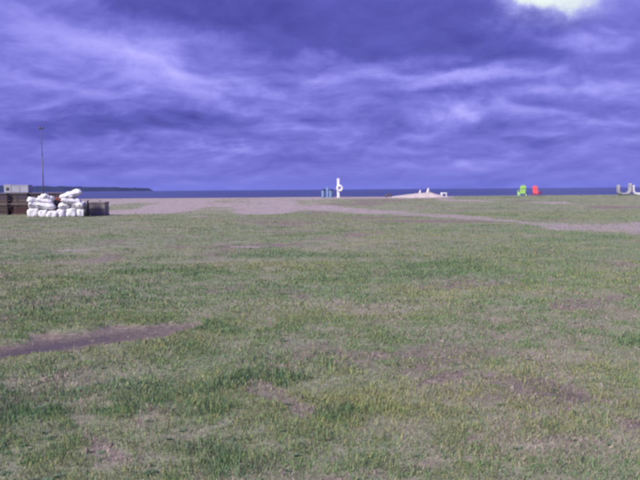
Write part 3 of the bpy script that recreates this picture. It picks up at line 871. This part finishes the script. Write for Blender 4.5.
# grey slatted cage to the right of the sacks
def make_cage():
    y = 44.3; x = X_at(95.5, y); W_, D_, H_ = 1.10, 0.95, 0.92
    t = thing('slatted_cage', (x, y + D_ / 2, gz(x, y + 0.4) - 0.02), 0.03, 'low grey open slatted cage standing right of the white sacks', 'cage')
    p = MB().box((0, 0, H_ / 2), (0.07, 0.07, H_), bev=0.006).mesh('post', M_grey_wood)
    for a in (-1, 1):
        for c in (-1, 1): link('post', p, t).location = (a * (W_ / 2 - 0.035), c * (D_ / 2 - 0.035), 0)
    s = MB().box((0, 0, 0), (0.108, 0.022, H_ - 0.1), bev=0.003).mesh('slat', M_grey_wood)
    s2 = MB().box((0, 0, 0), (0.022, 0.108, H_ - 0.1), bev=0.003).mesh('slat', M_grey_wood)
    for k in range(8):
        u = -W_ / 2 + 0.13 + k * (W_ - 0.26) / 7
        for c in (-1, 1):
            o = link('slat', s, t); o.location = (u, c * (D_ / 2 - 0.012), H_ / 2 + random.uniform(-0.015, 0.02)); o.rotation_euler = (0, random.uniform(-0.02, 0.02), 0)
    for k in range(6):
        v = -D_ / 2 + 0.14 + k * (D_ - 0.28) / 5
        for a in (-1, 1): link('slat', s2, t).location = (a * (W_ / 2 - 0.012), v, H_ / 2)
    r = MB().box((0, 0, 0), (W_ + 0.02, 0.03, 0.08), bev=0.004).mesh('rail', M_grey_wood)
    r2 = MB().box((0, 0, 0), (0.03, D_ - 0.04, 0.08), bev=0.004).mesh('rail', M_grey_wood)
    for z_ in (0.10, 0.50, H_ - 0.05):
        for c in (-1, 1): link('rail', r, t).location = (0, c * (D_ / 2 + 0.017), z_)
        for a in (-1, 1): link('rail', r2, t).location = (a * (W_ / 2 + 0.017), 0, z_)
    MB().box((0, 0, 0.12), (W_ - 0.16, D_ - 0.16, 0.03)).build('floor_board', M_grey_wood, t)
    MB().box((0.22, -D_ / 2 + 0.05, H_ + 0.03), (0.16, 0.05, 0.14), bev=0.01).build('handle_block', M_grey_wood, t)
make_cage()

# tall mast behind the crates
y = 66.0; x = X_at(43.4, y); zg = gz(x, y)
top_z = CAM_H + 64.0 / F_PX * y
t = thing('lamp_mast', (x, y, zg - 0.05), 0, 'tall thin grey mast with a small lamp head rising behind the crates', 'mast')
hm = top_z - zg
MB().tube([(0, 0, 0), (0, 0, hm * 0.62)], [0.060, 0.045], 12).build('lower_tube', M_mast, t, True)
MB().tube([(0, 0, hm * 0.62), (0.01, 0, hm - 0.1)], [0.028, 0.020], 10).build('upper_tube', M_mast, t, True)
MB().lathe([(0.056, 0), (0.056, 0.12), (0.035, 0.14)], 12, (0, 0, hm * 0.615)).build('collar', M_mast, t)
MB().tube([(-0.22, 0, hm - 0.12), (0.22, 0, hm - 0.12)], 0.022, 8).build('crossarm', M_mast, t)
for s in (-1, 1):
    MB().lathe([(0.05, -0.14), (0.10, -0.12), (0.11, -0.02), (0.06, 0.06), (0.02, 0.08)], 14, (s * 0.14, 0, hm - 0.05)).build('lamp_head', M_mast, t, True)
MB().box((0, 0, 0.06), (0.34, 0.34, 0.05), bev=0.01).build('base_plate', M_mast, t)

# ------------------------------------------------------------------ along the crest of the shore
# white post and the ring that hangs on it
y = 71.0; x = X_at(338.3, y); zg = gz(x, y)
t = thing('ring_post', (x, y, zg - 0.08), 0, 'white upright post on the shore that carries the white ring', 'post')
MB().box((0, 0, 1.02), (0.27, 0.12, 2.04), bev=0.02).build('upright', M_post_white, t)
MB().box((0, 0, 2.052), (0.31, 0.16, 0.035), bev=0.012).build('cap', M_post_white, t)
MB().tube([(0.05, -0.06, 1.36), (0.05, -0.17, 1.36), (0.05, -0.19, 1.40)], 0.014, 8).build('hook', M_mast, t)
t = thing('ring_buoy', (x + 0.15, y - 0.165, zg + 0.97), 0, 'round white ring buoy hanging on the white shore post', 'ring buoy')
ring = [(0.25 * math.cos(a), 0, 0.25 * math.sin(a)) for a in np.linspace(0, 2 * math.pi, 33)[:-1]]
MB().tube(ring, 0.105, 12, True).build('ring', M_buoy, t, True)
for k in range(4):
    a0 = math.pi / 4 + k * math.pi / 2
    band = [((0.25 + 0.108 * math.cos(q)) * math.cos(a0), 0.108 * math.sin(q), (0.25 + 0.108 * math.cos(q)) * math.sin(a0)) for q in np.linspace(0, 2 * math.pi, 13)[:-1]]
    MB().tube(band, 0.014, 6, True).build('rope_band', M_rope, t, True)

# pale blue pair of bins on a centre post
y = 71.5; x = X_at(327.3, y); zg = gz(x, y)
t = thing('bin_stand', (x, y, zg - 0.06), 0, 'pale blue stand with two bins either side of a taller centre post', 'bin stand')
MB().box((0, -0.03, 0.575), (0.22, 0.18, 1.15), bev=0.03).build('centre_post', M_blue, t)
MB().box((0, -0.03, 1.165), (0.25, 0.21, 0.04), bev=0.012).build('post_cap', M_blue, t)
MB().box((0, 0.13, 0.86), (1.16, 0.05, 0.07), bev=0.01).build('crossbar', M_blue_dark, t)
for s in (-1, 1):
    b = MB(); b.lathe([(0.17, 0.06), (0.19, 0.10), (0.215, 0.78), (0.225, 0.80)], 20, (s * 0.40, 0, 0))
    bn = b.build('bin', M_blue, t, True)
    MB().lathe([(0.235, 0.80), (0.235, 0.86), (0.17, 0.93), (0.04, 0.95)], 20, (s * 0.40, 0, 0)).build('lid', M_blue_dark, bn, True)
    MB().box((s * 0.40, 0, 0.03), (0.20, 0.20, 0.07), bev=0.01).build('foot', M_blue_dark, bn)

# slatted garden chairs
def make_chair(name, mat, loc, rz, label, scale=1.0):
    t = thing(name, loc, rz, label, 'chair', 'bright slatted chairs on the shore')
    lean = R(17)
    rot = Matrix.Rotation(-lean, 3, 'X')
    for k in range(5):
        hgt = (0.86, 0.92, 0.95, 0.92, 0.86)[k]
        u = (k - 2) * 0.118
        c = Vector((u, 0.30, 0.27)) + rot @ Vector((0, 0, hgt / 2))
        MB().box(c, (0.108, 0.022, hgt), rot, 0.006).build('back_slat', mat, t)
    c = Vector((0, 0.325, 0.27)) + rot @ Vector((0, 0, 0.62))
    MB().box(c, (0.60, 0.03, 0.07), rot, 0.005).build('back_rail', mat, t)
    for k in range(6):
        y_ = -0.32 + k * 0.108
        MB().box((0, y_, 0.40 - k * 0.024), (0.60, 0.095, 0.022), Matrix.Rotation(-0.22, 3, 'X'), 0.005).build('seat_slat', mat, t)
    for s in (-1, 1):
        MB().box((s * 0.36, -0.02, 0.60), (0.15, 0.80, 0.026), None, 0.008).build('armrest', mat, t)
        MB().box((s * 0.36, -0.34, 0.295), (0.035, 0.11, 0.59), None, 0.006).build('leg', mat, t)
        MB().box((s * 0.325, 0.14, 0.20), (0.03, 1.02, 0.11), Matrix.Rotation(-0.26, 3, 'X'), 0.006).build('leg', mat, t)
    t.scale = (scale,) * 3
    return t
y = 72.0; x = X_at(522.0, y)
make_chair('slatted_chair', M_green, (x, y, gz(x, y)), R(176), 'lime green slatted chair with tall back, left of the red chair', 0.98)
y = 72.0; x = X_at(537.0, y)
make_chair('slatted_chair', M_red, (x, y, gz(x, y)), R(138), 'coral red slatted chair turned sideways, right of the green chair', 0.92)

# U-shaped benches near the right edge
def make_ubench(mat, px, y, rz, w_, hl, hr, label):
    x = X_at(px, y)
    t = thing('curved_bench', (x, y, gz(x, y) - 0.02), rz, label, 'bench', 'pale U-shaped benches on the shore')
    pts = [(-w_ * 0.98, hl), (-w_, hl * 0.8), (-w_ * 0.97, 0.42), (-w_ * 0.80, 0.24), (-w_ * 0.45, 0.16), (0, 0.14), (w_ * 0.45, 0.17),
           (w_ * 0.78, 0.28), (w_ * 0.93, 0.5), (w_ * 0.97, hr * 0.8), (w_ * 0.93, hr)]
    thk = [0.12, 0.16, 0.22, 0.30, 0.34, 0.34, 0.34, 0.33, 0.28, 0.22, 0.16]
    vs, fs = [], []; n = 12
    for i, (px_, pz_) in enumerate(pts):
        a = Vector(pts[max(i - 1, 0)]); b_ = Vector(pts[min(i + 1, len(pts) - 1)]); tg = (b_ - a).normalized(); nm = Vector((-tg.y, tg.x))
        for k in range(n):
            q = 2 * math.pi * k / n
            cc, ss = math.cos(q), math.sin(q)
            e1 = math.copysign(abs(cc) ** 0.6, cc) * thk[i] / 2; e2 = math.copysign(abs(ss) ** 0.6, ss) * 0.30
            vs.append((px_ + nm.x * e1, e2, pz_ + nm.y * e1))
    for i in range(len(pts) - 1):
        for k in range(n):
            a, b_ = i * n + k, i * n + (k + 1) % n; fs.append((a, b_, b_ + n, a + n))
    fs += [tuple(range(n - 1, -1, -1)), tuple((len(pts) - 1) * n + k for k in range(n))]
    b = MB(); b.add(vs, fs); b.build('shell', mat, t, True)
    MB().box((0, 0, 0.275), (w_ * 1.0, 0.42, 0.03), None, 0.008).build('seat', mat, t)
    for s in (-1, 1): MB().box((s * w_ * 0.5, 0, 0.035), (0.10, 0.5, 0.11), None, 0.01).build('foot', M_mast, t)
make_ubench(M_pale, 624.3, 71.5, 0.1, 0.66, 1.12, 1.28, 'pale grey U-shaped bench with tall upright ends near the right edge')
make_ubench(M_pale2, 640.5, 71.0, -0.25, 0.66, 1.08, 1.2, 'white U-shaped bench cut off by the right edge')

# things on and by the sand mound
def stone(px, y, w_, h_, label, seed):
    x, z_ = mound_top(px, y)
    rg = np.random.default_rng(seed); b = MB()
    prof = [(0.42, -0.06), (0.5, 0.05), (0.46, 0.35), (0.34, 0.65), (0.26, 0.85), (0.12, 1.0)]
    b.lathe([(r * w_, zz_ * h_) for r, zz_ in prof], 12)
    b.v = [(p[0] * (1 + 0.2 * rg.uniform(-1, 1)) + 0.12 * p[2], p[1] * (1 + 0.2 * rg.uniform(-1, 1)), p[2] * (1 + 0.06 * rg.uniform(-1, 1))) for p in b.v]
    o = b.build('white_stone', M_stone); o.location = (x, y, z_ - 0.02)
    tag(o, label, 'stone', 'white stones on the sand mound')
stone(420.0, 71.4, 0.26, 0.36, 'smaller white stone on the left of the sand mound top', 5)
stone(428.0, 71.2, 0.36, 0.46, 'taller tapered white stone on the right of the sand mound top', 6)
y = 71.6; x = X_at(443.8, y)
t = thing('low_stool', (x, y, gz(x, y) - 0.01), 0.15, 'low white stool beside the right foot of the sand mound', 'stool')
MB().box((0, 0, 0.37), (0.62, 0.42, 0.14), None, 0.04).build('seat', M_post_white, t)
for a in (-1, 1):
    for c in (-1, 1): MB().box((a * 0.24, c * 0.15, 0.15), (0.09, 0.07, 0.31), None, 0.01).build('leg', M_post_white, t)
y = 71.0; x = X_at(388.5, y)
t = thing('half_buried_tyre', (x, y, gz(x, y) + 0.06), 0.15, 'dusty brown tyre standing half buried left of the sand mound', 'tyre')
ringp = [(0.235 * math.cos(a), 0, 0.235 * math.sin(a)) for a in np.linspace(0, 2 * math.pi, 29)[:-1]]
MB().tube(ringp, 0.085, 10, True).build('casing', M_tyre, t, True)
for k in range(24):
    a = 2 * math.pi * k / 24
    MB().box((0.322 * math.cos(a), 0, 0.322 * math.sin(a)), (0.02, 0.14, 0.05), Matrix.Rotation(-a, 3, 'Y'), 0.004).build('tread_block', M_tyre, t)

# ------------------------------------------------------------------ sea air that fades the far headland to blue
def build_haze():
    m = bpy.data.materials.new('haze'); m.use_nodes = True
    new_nodes(m.node_tree); k = NT(m.node_tree)
    v = k.node('ShaderNodeVolumePrincipled')
    v.inputs['Color'].default_value = (0.30, 0.38, 1.0, 1.0)
    v.inputs['Density'].default_value = 6.5e-5
    v.inputs['Anisotropy'].default_value = 0.0
    o = k.node('ShaderNodeOutputMaterial'); k.l.new(v.outputs[0], o.inputs['Volume'])
    b = MB(); b.box((0, 4400, 26.0), (19000, 9600, 58.0))
    tag(b.build('haze', m), 'thin blue sea air over the water and the far headland', 'haze', kind='stuff')
build_haze()
